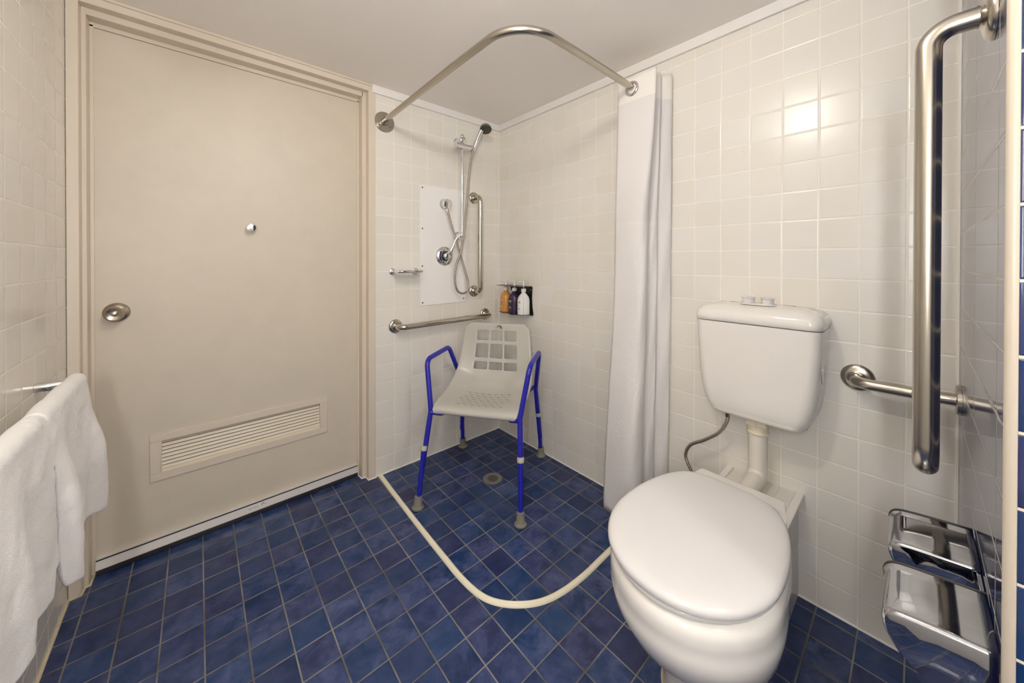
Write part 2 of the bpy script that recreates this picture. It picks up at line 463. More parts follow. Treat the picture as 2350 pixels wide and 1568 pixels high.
def grab(label, a, b, na, nb, so, m, mid=None, fr_=.038, r=.016):
    t = thing('grab_rail', label, 'grab rail', a)
    a, b, na, nb = V(a), V(b), V(na), V(nb)
    bm = NB(); pts = [a+na*.004, a+na*so] + ([V(q) for q in mid] if mid else []) + [b+nb*so, b+nb*.004]
    tube(bm, fillet(pts, .042, 9), r, 28)
    obj('bar', bm, m, t)
    for c, n_ in ((a, na), (b, nb)):
        bm = NB(); flange(bm, c, n_, fr_); obj('wall_flange', bm, m, t)
    return t
grab('long horizontal polished steel grab rail on the shower wall behind the chair', (-.731, 0, .792), (-.1225, 0, .800), (0, -1, 0), (0, -1, 0), .07, m_steelp)
grab('upright polished steel grab rail beside the white shower panel', (-.209, 0, 1.559), (-.209, 0, .957), (0, -1, 0), (0, -1, 0), .07, m_steelp)
YW = YR
t = thing('grab_rail', 'tall brushed steel rail on the navy wall turning round the corner beside the cistern', 'grab rail', (-.612, YW, .79))
bm = NB(); yb_ = YW+.0685
tube(bm, fillet([(-.612, YW+.004, 1.545), (-.612, yb_, 1.545), (-.612, yb_, .792), (-.072, yb_, .792), (-.072, -1.80, .791), (-.004, -1.80, .79)], [.05, .05, .02, .05], 10), .016, 28)
tube(bm, [(-.072, yb_+.01, .792), (-.072, YW+.004, .794)], .016, 28)
obj('bar', bm, m_steel, t)
for c, n_ in (((-.612, YW, 1.545), (0, 1, 0)), ((0, -1.80, .79), (-1, 0, 0))):
    bm = NB(); flange(bm, c, n_, .041); obj('wall_flange', bm, m_steel, t)
bm = NB(); lathe(bm, [(.038, .0003), (.038, .008), (.036, .0095), (.017, .010), (0, .010)], (-.072, YW, .795), (0, 1, 0), 36); obj('wall_flange', bm, m_steel, t)

# ------------------------------------------------------------------ curtain rod and curtain
t = thing('curtain_rod', 'bent steel shower curtain rod running overhead from wall to wall', 'curtain rod', (-.80, 0, 1.90))
bm = NB(); tube(bm, fillet([(-.797, -.004, 1.90), (-.806, -.72, 1.902), (-.806, -1.104, 1.902), (-.50, -1.104, 1.902), (-.004, -1.096, 1.90)], [.4, .305, .4], 22), .0137, 24); obj('rod', bm, m_steel, t)
for c, ax in (((-.791, 0, 1.899), (0, -1, 0)), ((0, -1.098, 1.90), (-1, 0, 0))):
    bm = NB(); lathe(bm, [(.054, .0003), (.054, .003), (.0525, .0045), (.022, .0055), (.0175, .010), (.0165, .016), (0, .016)], c, ax, 40); fl = obj('wall_flange', bm, m_steel, t)
    for k in range(3):
        a = PI/2+k*2*PI/3; off = (V((math.cos(a), 0, math.sin(a))) if abs(ax[1]) else V((0, math.cos(a), math.sin(a))))*.034
        bm = NB(); lathe(bm, [(.0062, .004), (.0062, .006), (.0048, .0085), (.0, .0095)], V(c)+off, ax, 14); obj('screw', bm, m_steelp, fl)

def curtain():
    # plan path of the gathered cloth: (x, y_top, y_bottom) per fold corner, rounded
    top = [(-.150, -1.030), (-.147, -1.188), (-.122, -1.186), (-.110, -1.105), (-.097, -1.100), (-.090, -1.176), (-.074, -1.186), (-.064, -1.115), (-.055, -1.115), (-.048, -1.190), (-.012, -1.208), (-.008, -1.11), (-.008, -1.06)]
    mid = [(-.155, -1.020), (-.175, -1.150), (-.128, -1.160), (-.112, -1.105), (-.100, -1.105), (-.092, -1.160), (-.070, -1.172), (-.062, -1.12), (-.056, -1.12), (-.050, -1.182), (-.014, -1.206), (-.010, -1.11), (-.009, -1.06)]
    bot = [(-.185, -.985), (-.215, -1.130), (-.150, -1.150), (-.128, -1.09), (-.114, -1.09), (-.104, -1.145), (-.076, -1.162), (-.068, -1.11), (-.060, -1.11), (-.054, -1.168), (-.018, -1.198), (-.012, -1.10), (-.010, -1.05)]
    ps = [smooth_path([(x, y, 0) for x, y in p], 12) for p in (top, mid, bot)]
    N = len(ps[0]); ZT, ZB = 1.962, .035; R_ = 70
    bm = NB(); rows = []
    for j in range(R_+1):
        v = j/R_; z = ZT+(ZB-ZT)*v
        if v < .4: k = v/.4; a, b = ps[0], ps[1]
        else: k = (v-.4)/.6; a, b = ps[1], ps[2]
        k = k*k*(3-2*k); row = []
        for i in range(N):
            q = a[i].lerp(b[i], k); s = i/N
            wob = .0045*math.sin(s*23+z*7)*v + .003*math.sin(s*51-z*13)*min(1, v*3)
            dz = .010*math.sin(s*9+1)*(v > .97)
            lo = max(-.4, 0) 
            x = min(q.x+wob, -.006); row.append(bm.verts.new((x, q.y+wob*.6, z+dz - .012*(1-s)*(1-v))))
        rows.append(row)
    for j in range(R_):
        z = ZT+(ZB-ZT)*(j+.5)/R_
        for i in range(N-1):
            f = bm.faces.new((rows[j][i], rows[j][i+1], rows[j+1][i+1], rows[j+1][i])); f.smooth = True
            s = i/N; seam = 1.335 - .0*s
            f.material_index = 0 if z > 1.845 else (1 if z > seam else 2)
    return bm
t = thing('shower_curtain', 'white shower curtain bunched against the tiled wall on the rod', 'shower curtain', (-.10, -1.10, .03))
o = obj('curtain_cloth', curtain(), [m_curband, m_curtop, m_curlow], t, ang=80)
md = o.modifiers.new('thickness', 'SOLIDIFY'); md.thickness = .0022; md.offset = 0
for z, nm in ((1.845, 0), (1.335, 1)):
    pass
for x, y in ((-.151, -1.0985), (-.108, -1.0985), (-.083, -1.0985), (-.058, -1.0985)):
    bm = NB(); n_ = V((1, 0, -.02)).normalized(); bx, by = frame_for(n_)
    rings = []
    for k in range(40):
        a = 2*PI*k/40; e = bx*math.cos(a)+by*math.sin(a)
        rings.append([bm.verts.new(V((x, y, 1.8955))+e*(.0265+.0065*math.cos(2*PI*q/10))+n_*.0045*math.sin(2*PI*q/10)) for q in range(10)])
    loft(bm, rings+[rings[0]], False); obj('eyelet', bm, m_chrome, t, label='chrome eyelet ring')

# ------------------------------------------------------------------ floor strip and drain
path = smooth_path([(-.815, -.008, 0), (-.8215, -.2, 0), (-.828, -.48, 0), (-.831, -.70, 0), (-.8305, -.825, 0), (-.819, -.918, 0), (-.792, -.98, 0), (-.7435, -1.035, 0), (-.68, -1.078, 0), (-.60, -1.102, 0), (-.49, -1.1125, 0), (-.36, -1.1115, 0), (-.20, -1.110, 0), (-.012, -1.108, 0)], 6)
prof = [(-.0115, .0005), (-.0105, .004), (-.007, .0085), (-.0035, .009), (-.0015, .006), (.0015, .006), (.0035, .009), (.007, .0085), (.0105, .004), (.0115, .0005)]
bm = NB(); rings = []
for i, p in enumerate(path):
    T = (path[min(i+1, len(path)-1)]-path[max(i-1, 0)]).normalized(); N_ = V((T.y, -T.x, 0))
    rings.append([bm.verts.new(p+N_*a+V((0, 0, b))) for a, b in prof])
loft(bm, rings, True)
tag(obj('water_barrier_strip', bm, m_strip, ang=60), 'curved cream rubber strip on the blue floor around the shower', 'floor strip')
t = thing('floor_drain', 'round metal floor drain under the shower chair', 'floor drain', (-.3835, -.4275, .0005))
dc = V((-.3835, -.4275, 0))
m_drain = plain('dull_drain_metal', (.42, .40, .37), .33, .9)
bm = NB(); lathe(bm, [(.0505, .0004), (.0505, .002), (.048, .0028), (.038, .0022), (.034, .0016), (.034, .0004)], dc, (0, 0, 1), 48); obj('drain_rim', bm, m_drain, t)
bm = NB(); lathe(bm, [(.0335, .0004), (.0335, .0024), (.031, .0028), (0, .0028)], dc, (0, 0, 1), 48); gr = obj('drain_grate', bm, m_drain, t)
bm = NB(); Rz = Matrix.Rotation(math.radians(-30), 3, 'Z')
for k in range(-4, 5):
    y = k*.006; hw = math.sqrt(max(.0275**2-y*y, 0))
    a = dc+V((0, 0, .0029)); q = [Rz @ V((sx*hw, y+sy*.0017, 0))+a for sx, sy in ((-1, -1), (1, -1), (1, 1), (-1, 1))]
    vs = [bm.verts.new(p_) for p_ in q]; bm.faces.new(vs)
    vs2 = [bm.verts.new(p_-V((0, 0, .0012))) for p_ in q]; bm.faces.new(vs2[::-1])
    for i in range(4): bm.faces.new((vs[i], vs2[i], vs2[(i+1) % 4], vs[(i+1) % 4]))
obj('grate_slots', bm, m_dark, gr)

# ------------------------------------------------------------------ shower fittings
t = thing('splash_board', 'white wall plate screwed to the tiles behind the shower fittings', 'wall panel', (-.43, 0, .89))
bm = NB(); box(bm, (-.587, -.0045, .892), (-.274, -.0003, 1.592), .0012, 1); obj('plate', bm, m_panel, t)
for x, z in ((-.572, 1.578), (-.572, 1.34), (-.572, 1.122), (-.570, .908), (-.290, .915), (-.290, 1.577)):
    bm = NB(); lathe(bm, [(.0045, .004), (.0045, .0052), (.003, .0066), (0, .007)], (x, 0, z), (0, -1, 0), 14); obj('screw', bm, plain('dark_screw', (.12, .09, .06), .35, .9), t)
# slide rail
sx = -.338
t = thing('shower_slide_rail', 'thin vertical chrome slide rail carrying the hand shower', 'shower rail', (sx, 0, 1.30))
bm = NB(); tube(bm, [(sx, -.062, 1.292), (sx, -.062, 1.905)], .0092, 20); lathe(bm, [(.0092, 0), (.013, .003), (.015, .010), (.014, .018), (.008, .024), (0, .025)], (sx, -.062, 1.900), (0, 0, 1), 24); obj('rail', bm, m_chrome, t)
for z in (1.889, 1.306):
    bm = NB(); lathe(bm, [(.026, .0003), (.026, .006), (.023, .009), (.0195, .012), (.0195, .066), (.0180, .075), (.012, .079), (0, .080)], (sx, -.0003 if z > 1.6 else -.0048, z), (0, -1, 0), 28); obj('wall_bracket', bm, m_chrome, t)
bm = NB(); tube(bm, [(-.386, -.064, 1.850), (-.384, -.064, 1.850), (-.285, -.066, 1.848)], .0205, 24)
lathe(bm, [(.0205, 0), (.0215, .0015), (.0215, .026), (.020, .0295), (0, .030)], (-.284, -.066, 1.848), (1, -.02, 0), 24); obj('slider', bm, m_chrome, t)
# hand shower
hb, hh = V((-.266, -.075, 1.842)), V((-.231, -.118, 1.958))
t = thing('hand_shower', 'chrome hand shower head with grey face held on the slide rail', 'shower head', hb)
bm = NB(); pts = smooth_path([hb, hb.lerp(hh, .25)+V((0, .004, 0)), hb.lerp(hh, .6)+V((0, .007, .002)), hh+V((0, .004, .004))], 6)
tube(bm, pts, [.0118+.003*(i/len(pts)) for i in range(len(pts))], 20)
lathe(bm, [(.0125, 0), (.0135, .002), (.0135, .009), (.0115, .012)], hb-(hh-hb).normalized()*.004, hh-hb, 20); obj('handle', bm, m_chrome, t)
hn = V((-.20, -.42, -.88)).normalized(); hcn = hh+V((.020, -.012, .012))
bm = NB(); lathe(bm, [(0, -.026), (.018, -.024), (.031, -.016), (.0365, -.004), (.0370, .006)], hcn, hn, 32); hd = obj('head', bm, m_headrim, t, label='dull grey shower head shell')
bm = NB(); lathe(bm, [(.0358, .004), (.0358, .0075), (.032, .0095), (0, .0105)], hcn, hn, 32); obj('spray_face', bm, m_head, hd, label='dark olive grey spray face')
# outlet elbow
t = thing('hose_outlet', 'round chrome hose outlet elbow at the top of the white panel', 'shower outlet', (-.427, -.0045, 1.495))
bm = NB(); lathe(bm, [(.0345, .0004), (.0345, .003), (.031, .009), (.0285, .012), (.0285, .034), (.027, .040), (.021, .0425), (0, .043)], (-.427, -.0045, 1.495), (0, -1, 0), 36); el = obj('wall_elbow', bm, m_chrome, t)
bm = NB(); lathe(bm, [(.0095, 0), (.0095, .012), (.0075, .014), (.0075, .026)], (-.424, -.026, 1.466), (.12, -.05, -1), 20); obj('hose_nut', bm, m_chrome, el)
# hose
hp = [(-.421, -.034, 1.450), (-.404, -.044, 1.372), (-.379, -.050, 1.295), (-.345, -.050, 1.192), (-.313, -.052, 1.095), (-.291, -.056, 1.010), (-.303, -.060, .964), (-.338, -.060, .953), (-.369, -.060, .971), (-.389, -.062, 1.018), (-.393, -.068, 1.084), (-.384, -.076, 1.140), (-.366, -.084, 1.195), (-.345, -.088, 1.308), (-.331, -.090, 1.441), (-.314, -.087, 1.602), (-.289, -.080, 1.763), (-.269, -.076, 1.832)]
bm = NB(); tube(bm, smooth_path(hp, 10), .0066, 14)
tag(obj('shower_hose', bm, m_hose, ang=60), 'looped corrugated steel shower hose hanging in front of the panel', 'shower hose')
# mixer
mc = (-.426, -.0045, 1.181)
t = thing('shower_mixer', 'round chrome lever mixer tap low on the white panel', 'shower tap', mc)
bm = NB(); lathe(bm, [(.0585, .0004), (.0580, .003), (.053, .008), (.043, .0125), (.034, .0145), (.0315, .015)], mc, (0, -1, 0), 48); obj('cover_plate', bm, m_chrome, t)
bm = NB(); lathe(bm, [(.0310, .010), (.0310, .016), (.025, .018), (.022, .018)], mc, (0, -1, 0), 40); obj('collar', bm, m_rubberblk, t, label='black collar behind the lever')
bm = NB()
lathe(bm, [(.0225, .014), (.0235, .022), (.0255, .040), (.0245, .047), (.017, .0515), (0, .053)], mc, (0, -1, -.04), 36)
pts = [(-.424, -.050, 1.190), (-.416, -.062, 1.212), (-.404, -.072, 1.245), (-.394, -.078, 1.275), (-.382, -.086, 1.298), (-.366, -.094, 1.311), (-.354, -.098, 1.317)]
sp = smooth_path(pts, 5); rings = []
for i, p in enumerate(sp):
    k = i/(len(sp)-1); w_ = .0125*(1-k)**3+.0034; th = .010*(1-k)**3+.0022
    T = (sp[min(i+1, len(sp)-1)]-sp[max(i-1, 0)]).normalized(); sd = V((.86, -.5, 0)); sd = (sd-T*sd.dot(T)).normalized(); nn = T.cross(sd)
    rings.append([bm.verts.new(p+sd*w_*math.cos(2*PI*q/14)+nn*th*.6*math.sin(2*PI*q/14)) for q in range(14)])
loft(bm, rings, True)
obj('lever', bm, m_chrome, t)
# soap holder
t = thing('soap_holder', 'small chrome soap holder frame on the tiles beside the white panel', 'soap holder', (-.68, 0, 1.093))
for x in (-.748, -.616):
    bm = NB(); lathe(bm, [(.0195, .0003), (.0195, .004), (.017, .007), (.008, .009), (.008, .020), (.0095, .026)], (x, 0, 1.0935), (0, -1, 0), 26); obj('wall_rose', bm, m_chrome, t)
bm = NB()
tube(bm, fillet([(-.748, -.008, 1.0935), (-.748, -.040, 1.094), (-.748, -.100, 1.095), (-.616, -.100, 1.095), (-.616, -.040, 1.094), (-.616, -.008, 1.0935)], [.01, .02, .02, .01], 6), .0082, 16)
obj('loop_bar', bm, m_chrome, t)
bm = NB(); box(bm, (-.741, -.096, 1.0885), (-.623, -.030, 1.0915), .001, 1); box(bm, (-.756, -.097, 1.086), (-.739, -.030, 1.102), .005, 3); obj('tray', bm, m_chrome, t)

# ------------------------------------------------------------------ bottle rack
t = thing('bottle_rack', 'black metal wall bracket holding three pump bottles in the corner', 'bottle rack', (0, -.22, .81))
bm = NB()
out = [(-.122, .993), (-.325, .993), (-.333, .988), (-.331, .955), (-.329, .92), (-.333, .865), (-.342, .822), (-.337, .812), (-.250, .812), (-.245, .83), (-.215, .83), (-.20, .86), (-.20, .93), (-.17, .95), (-.13, .96)]
f0 = [bm.verts.new((-.0006, y, z)) for y, z in out]; f1 = [bm.verts.new((-.0035, y, z)) for y, z in out]
loft(bm, [f0, f1], True)
obj('backplate', bm, m_black, t)
bm = NB()
box(bm, (-.088, -.330, .9925), (-.0006, -.085, .9955), .001, 1)
obj('top_shelf', bm, m_black, t)
for y in (-.129, -.214, -.299):
    bm = NB(); rings = []
    for k in range(17):
        a = PI*k/16; c = V((-.045, y, .822)); rings.append(c+V((-math.sin(a)*.042, math.cos(a)*.0405, -.0)))
    pts = [V((-.002, y+.0405, .822))]+rings+[V((-.002, y-.0405, .822))]
    tube(bm, pts, .002, 8); obj('holding_ring', bm, m_black, t)
for y in (-.2545, -.322):
    bm = NB(); lathe(bm, [(.005, .0035), (.005, .005), (.003, .006), (0, .0065)], (0, y, .972), (-1, 0, 0), 14); obj('screw', bm, m_steelp, t)

def bottle(y, mat, mark, label, grp):
    c = V((-.045, y, .8125))
    t = thing('pump_bottle', label, 'bottle', c, grp)
    bm = NB()
    lathe(bm, [(0, .003), (.029, 0), (.0350, .003), (.0375, .010), (.038, .03), (.038, .092), (.0368, .104), (.0325, .117), (.0235, .130), (.0150, .139), (.0115, .146), (.0115, .152)], c, (0, 0, 1), 40)
    body = obj('bottle_body', bm, mat, t)
    bm = NB(); lathe(bm, [(.0140, .149), (.0155, .150), (.0155, .167), (.0145, .169), (.006, .170), (.0055, .171)], c, (0, 0, 1), 28)
    cap = obj('pump_collar', bm, m_pump, t)
    bm = NB(); lathe(bm, [(.0052, .166), (.0052, .186), (.0046, .188), (.0046, .206), (.0085, .207), (.0085, .213), (0, .2145)], c, (0, 0, 1), 20)
    tube(bm, smooth_path([c+V((0, 0, .210)), c+V((-.008, .012, .2105)), c+V((-.017, .024, .2085)), c+V((-.021, .029, .204))], 4), .0034, 10)
    obj('pump_head', bm, m_pump, t)
    # printed marks wrapped on the face turned to the room
    def wrap(u, z, r=.0383): a = u/r; return c+V((-r*math.cos(a), -r*math.sin(a), z))
    bm = NB()
    def stroke(pts, w):
        pp = smooth_path([(u, z, 0) for u, z in pts], 5)
        tube(bm, [wrap(q.x, q.y) for q in pp], w, 6)
    s = -1.0
    stroke([(-.010, .083), (-.008, .090), (-.006, .083), (-.003, .089), (-.001, .083)], .0005)
    stroke([(-.001, .083), (.003, .091), (.0045, .083)], .0005)
    stroke([(.004, .0785), (.008, .094)], .0005); stroke([(.013, .091), (.006, .085), (.0135, .083)], .0005)
    obj('printed_logo', bm, mark[0], body); bm = NB()
    stroke([(-.006, .052), (0, .052), (.006, .052)], .0006); obj('printed_line', bm, mark[0], body)
    bm = NB()
    for z0_, z1_, a0, a1 in ((.044, .0475, -.008, .009),):
        n_ = 8; rw = [[bm.verts.new(wrap(a0+(a1-a0)*i/n_, z_)) for i in range(n_+1)] for z_ in (z0_, z1_)]
        for i in range(n_): bm.faces.new((rw[0][i], rw[0][i+1], rw[1][i+1], rw[1][i]))
    obj('printed_band', bm, mark[1], body)
    return t
G = 'pump bottles in the black corner rack'
bottle(-.129, m_amber, (m_print_w, m_print_w), 'amber orange pump bottle, nearest the corner in the black rack', G)
bottle(-.214, m_plum, (m_print_w, m_print_w), 'dark plum pump bottle in the middle of the black rack', G)
wb = bottle(-.299, m_white, (m_print_k, m_print_g), 'white pump bottle with green band in the black rack', G)
bm = NB()
c = V((-.045, -.299, .8125)); a = -1.02+PI
pts = [c+V((-.0384*math.cos(.80), -.0384*math.sin(.80), z)) for z in (.004, .03, .06, .098)]+[c+V((-.0318*math.cos(.80), -.0318*math.sin(.80), .12))]
tube(bm, pts, .0009, 6); obj('level_stripe', bm, plain('grey_green_stripe', (.22, .26, .19), .4), wb, label='thin grey green stripe down the side')

# ------------------------------------------------------------------ shower chair
O = V((-.4085, -.4085, 0)); F = V((-.814, -.581, 0)).normalized(); S = V((.581, -.814, 0))
def W(f, s, z): return O+F*f+S*s+V((0, 0, z))
t = thing('shower_chair', 'grey plastic shower chair with blue tube frame standing in the corner', 'chair', O)
def chair_side(sd):
    s0, s1, s2 = .245*sd, .222*sd, .262*sd
    bm = NB()
    pts = [W(.262, s0*.99, .12), W(.195, s1, .425), W(.160, s2, .660), W(-.108, s2, .660), W(-.225, s1, .415), W(-.262, s0*.99, .12)]
    tube(bm, fillet(pts, [.06, .045, .045, .06], 8), .0125, 22)
    return obj('side_frame', bm, m_blue, t)
for sd in (-1, 1):
    chair_side(sd)
for sd in (-1, 1):
    for ff in (1, -1):
        s0 = .245*sd
        foot = W(.283*ff, s0, 0); clip = W(.241*ff if ff > 0 else -.245, .236*sd, .262 if ff > 0 else .262)
        dr = (clip-foot).normalized()
        bm = NB(); tube(bm, [foot+dr*.02, foot+dr*.27], .0112, 20); lg = obj('leg', bm, m_blue, t)
        bm = NB(); lathe(bm, [(.0152, -.010), (.0158, -.009), (.0158, .009), (.0152, .010), (.011, .0101)], clip, dr, 24); obj('height_clip', bm, m_clip, lg, label='pale grey height clip on the leg')
        bm = NB(); lathe(bm, [(.0265, .0005), (.028, .004), (.0275, .008), (.0215, .012), (.0190, .016), (.0170, .052), (.0165, .055), (.012, .056)], foot, V((dr.x*.5, dr.y*.5, 1)), 28); obj('rubber_foot', bm, m_rubber, lg, label='grey rubber ferrule foot')
# seat support tubes
bm = NB()
for sd in (-1, 1):
    tube(bm, fillet([W(.205, .222*sd, .418), W(.180, .165*sd, .405), W(-.14, .165*sd, .405), W(-.215, .214*sd, .430)], .03, 6), .0095, 14)
for f_ in (.13, -.10): tube(bm, [W(f_, -.168, .405), W(f_, .168, .405)], .009, 14)
obj('seat_support', bm, m_blue, t)

# moulded seat shell: v runs from the front lip over the seat and up the back
VP = [(.192, .408, .176, .0), (.205, .413, .192, .0), (.213, .426, .203, .002), (.206, .439, .209, .004), (.180, .4445, .214, .010), (.13, .443, .218, .018), (.07, .438, .221, .026), (.01, .4365, .223, .034), (-.032, .4405, .224, .040), (-.070, .4495, .224, .044), (-.102, .4635, .224, .046), (-.128, .4825, .223, .045), (-.146, .5045, .222, .042)]
rows_w = [(.526, 0), (.530, 1), (.55, 1), (.570, 1), (.574, 0), (.588, 0), (.592, 1), (.612, 1), (.64, 1), (.668, 1), (.672, 0), (.684, 0), (.688, 1), (.716, 1), (.744, 1), (.748, 0), (.765, 0), (.778, 0), (.7845, 0)]
for z, o_ in rows_w:
    k = (z-.50)/.28
    VP.append((-.1560-.33*(z-.526)+.38*(z-.526)**2+.006*max(0, .1-k)/.1*0-(.0 if z < .78 else .004), z, .221-.027*k-.028*sstep((z-.752)/.034), .036*max(1-k,0)**1.3+.003))
VP.append((-.227, .7855, .155, .002)); VP.append((-.236, .778, .150, 0.))
US = [-1.035, -1., -.965, -.9, -.78, -.66, -.58, -.56, -.40, -.255, -.235, -.175, -.155, 0, .155, .175, .235, .255, .40, .56, .58, .66, .78, .9, .965, 1., 1.035]
def seat_pt(v, u):
    f, z, w, c = VP[v]
    a = VP[max(v-1, 0)]; b = VP[min(v+1, len(VP)-1)]
    T = V((b[0]-a[0], b[1]-a[1])).normalized(); Nn = V((T.y, -T.x))   # towards sitter
    if Nn.x < 0 and v > 13: Nn = -Nn
    if v <= 13 and Nn.y < 0: Nn = -Nn
    au = min(abs(u), 1); h = c*(au**2.6); s = math.copysign(au, u)*w
    s -= .007*sstep((z-.46)/.3)
    if abs(u) > .97 and v < len(VP)-3: h -= (.004 if abs(u) <= 1 else .016)*sstep(v/6)
    if abs(u) > 1: s += math.copysign(w*.012-(abs(u)-1)*0, u)
    return f+Nn.x*h, s, z+Nn.y*h
bm = NB(); G_ = [[bm.verts.new(W(*seat_pt(v, u))) for u in US] for v in range(len(VP))]
wz = [(.530, .570), (.592, .668), (.688, .744)]; wu = [(-.58, -.235), (-.175, .175), (.235, .58)]
for v in range(len(VP)-1):
    z0_, z1_ = VP[v][1], VP[v+1][1]
    for i in range(len(US)-1):
        if v > 12 and v < len(VP)-3 and any(a-1e-6 <= z0_ and z1_ <= b+1e-6 for a, b in wz) and any(a-1e-6 <= US[i] and US[i+1] <= b+1e-6 for a, b in wu): continue
        bm.faces.new((G_[v][i], G_[v][i+1], G_[v+1][i+1], G_[v+1][i])).smooth = True
shell = obj('seat_shell', bm, [m_seat, m_hole], t, ang=80, recalc=True)
md = shell.modifiers.new('thickness', 'SOLIDIFY'); md.thickness = .0065; md.offset = -1
md = shell.modifiers.new('round', 'SUBSURF'); md.levels = 2; md.render_levels = 2
# drainage slots: interpolate seat surface
def seat_xy(fq, sq):
    best = None
    for v in range(4, 10):
        f0_, f1_ = VP[v][0], VP[v+1][0]
        if f0_ >= fq >= f1_:
            k = (f0_-fq)/(f0_-f1_); z = VP[v][1]*(1-k)+VP[v+1][1]*k; w_ = VP[v][2]*(1-k)+VP[v+1][2]*k; c_ = VP[v][3]*(1-k)+VP[v+1][3]*k
            return z+c_*(min(abs(sq/w_), 1)**2.6)
    return .445
bm = NB()
for r_ in range(7):
    for q in range(-4, 5):
        fq = .140-.027*r_; sq = q*.036+(.018 if r_ % 2 else 0)+.008
        if abs(sq-.008) > .137-.008*abs(r_-3): continue
        for df, ds, lf, ls in ((0, 0, .0035, .0018), (0, .010, .0012, .003), (0, -.010, .0012, .003), (.009, 0, .0026, .0014)):
            a, b = fq+df, sq+ds
            qd = [(a+lf, b-ls), (a+lf, b+ls), (a-lf, b+ls), (a-lf, b-ls)]
            bm.faces.new([bm.verts.new(W(x, y, seat_xy(x, y)+.0012)) for x, y in qd])
obj('drain_slots', bm, m_hole, shell, label='dark drainage slots in the grey seat', recalc=False)
# printed badge on the top of the back
bm = NB(); cb = W(-.2165, 0, .765); up = V((0, 0, 1)); bk = (F*.98+V((0, 0, .18))).normalized()
ux = S.copy(); uy = bk.cross(ux)*1.; uy = uy if uy.z > 0 else -uy
cb = cb+bk*.0035
for k in range(14):
    a0, a1 = PI*(.87-.87*k/14), PI*(.87-.87*(k+1)/14)
    def rp(a, o_, kk): w_ = .0012+.0035*kk; return cb+ux*(.006+(.0145+o_*w_)*math.cos(a))+uy*(-.0095+(.0165+o_*w_)*math.sin(a))
    k0, k1 = k/14, (k+1)/14
    bm.faces.new([bm.verts.new(q) for q in (rp(a0, -1, k0), rp(a0, 1, k0), rp(a1, 1, k1), rp(a1, -1, k1))])
bd = obj('badge_arc', bm, m_logo_g, shell, label='dark green arc of the printed badge', recalc=False)
bm = NB()
M4 = Matrix(((ux.x, uy.x, bk.x, cb.x), (ux.y, uy.y, bk.y, cb.y), (ux.z, uy.z, bk.z, cb.z), (0, 0, 0, 1)))
text_mesh(bm, 'K CARE', .0095, M4 @ Matrix.Translation((-.002, -.0035, .0002))); text_mesh(bm, 'K CARE', .007, M4 @ Matrix.Translation((-.002, -.0085, .0002))) if False else None
obj('badge_lettering', bm, m_logo_t, shell, label='small grey badge lettering')

# ------------------------------------------------------------------ toilet
YC = -1.55
def egg(z, xb, xf, w, wb, xm=None, n=64, pb=.55, fx=2.0, yc=-1.547):
    """closed plan outline; back at xb (towards the wall), front at xf"""
    if xm is None: xm = xf+w*1.12
    half = []
    nb = n//4; nf = n//2-nb
    for i in range(nb+1):
        k = i/nb; x = xb+(xm-xb)*k; half.append((x, wb+(w-wb)*math.sin(PI/2*k)**pb if k > 0 else wb))
    for i in range(1, nf+1):
        a = PI/2*i/nf; half.append((xm+(xf-xm)*math.sin(a)**(2/fx), w*max(math.cos(a), 0)**(2/fx)))
    pts = half+[(x, -y) for x, y in reversed(half[:-1])]
    pts = pts[:-1] if False else pts
    return [V((x, yc+y, z)) for x, y in pts]
t = thing('toilet', 'white close wall toilet with lid closed and tall white cistern', 'toilet', (-.45, YC, 0))
T_ = t
bm = NB()
RG = [(.0, -.335, -.640, .104, .100), (.004, -.335, -.642, .106, .101), (.06, -.335, -.640, .104, .100), (.12, -.335, -.650, .108, .102), (.17, -.335, -.690, .130, .104),
      (.22, -.335, -.742, .156, .108), (.27, -.335, -.790, .177, .112), (.32, -.335, -.820, .188, .116), (.355, -.333, -.830, .191, .118), (.362, -.268, -.8275, .189, .116),
      (.385, -.265, -.832, .1905, .117), (.405, -.265, -.832, .190, .118), (.420, -.265, -.828, .187, .117), (.4285, -.275, -.816, .177, .111)]
rings = []
for z, xb, xf, w, wb in RG: rings.append([bm.verts.new(p) for p in egg(z, xb, xf, w, wb, pb=.9)])
loft(bm, rings, True)
dk = [(-.2715, .110), (-.2700, .104), (-.2735, .1145), (-.30, .1175), (-.3215, .122)]
dr_ = []
for z, o_ in ((.400, 0), (.446, 0), (.4505, .0015), (.4525, .006)):
    pl = [(-.264-o_, -.108), (-.2675-o_, -.116), (-.275, -.1205+o_), (-.322, -.130+o_), (-.322, .128-o_), (-.275, .1185-o_), (-.2675-o_, .114), (-.264-o_, .106)]
    dr_.append([bm.verts.new((x, -1.552+y, z)) for x, y in pl])
loft(bm, dr_, True)
bowl = obj('bowl', bm, m_ceramic, t, ang=60)
YL = -1.541
bm = NB()
rings = [[bm.verts.new(p) for p in egg(z, -.324, -.824+s, .1885-s, .06-s, xm=-.60, pb=.36, yc=YL)] for z, s in ((.4300, .006), (.4325, .001), (.4360, -.0005), (.4400, .0), (.4430, .004))]
loft(bm, rings, True); seat_ = obj('seat_ring', bm, m_plastic, t, ang=60)
bm = NB()
rings = [[bm.verts.new(p) for p in egg(z, -.3245-s*.5, -.829+s, .1945-s, .060-s*.3, xm=-.60, pb=.36, fx=2.12, yc=YL)] for z, s in ((.4450, .007), (.4475, .002), (.452, .0), (.459, .0), (.4645, .003), (.4685, .009), (.4710, .019), (.4722, .034), (.4728, .055))]
loft(bm, rings, True); lid = obj('seat_lid', bm, m_plastic, t, ang=60)
bm.free()
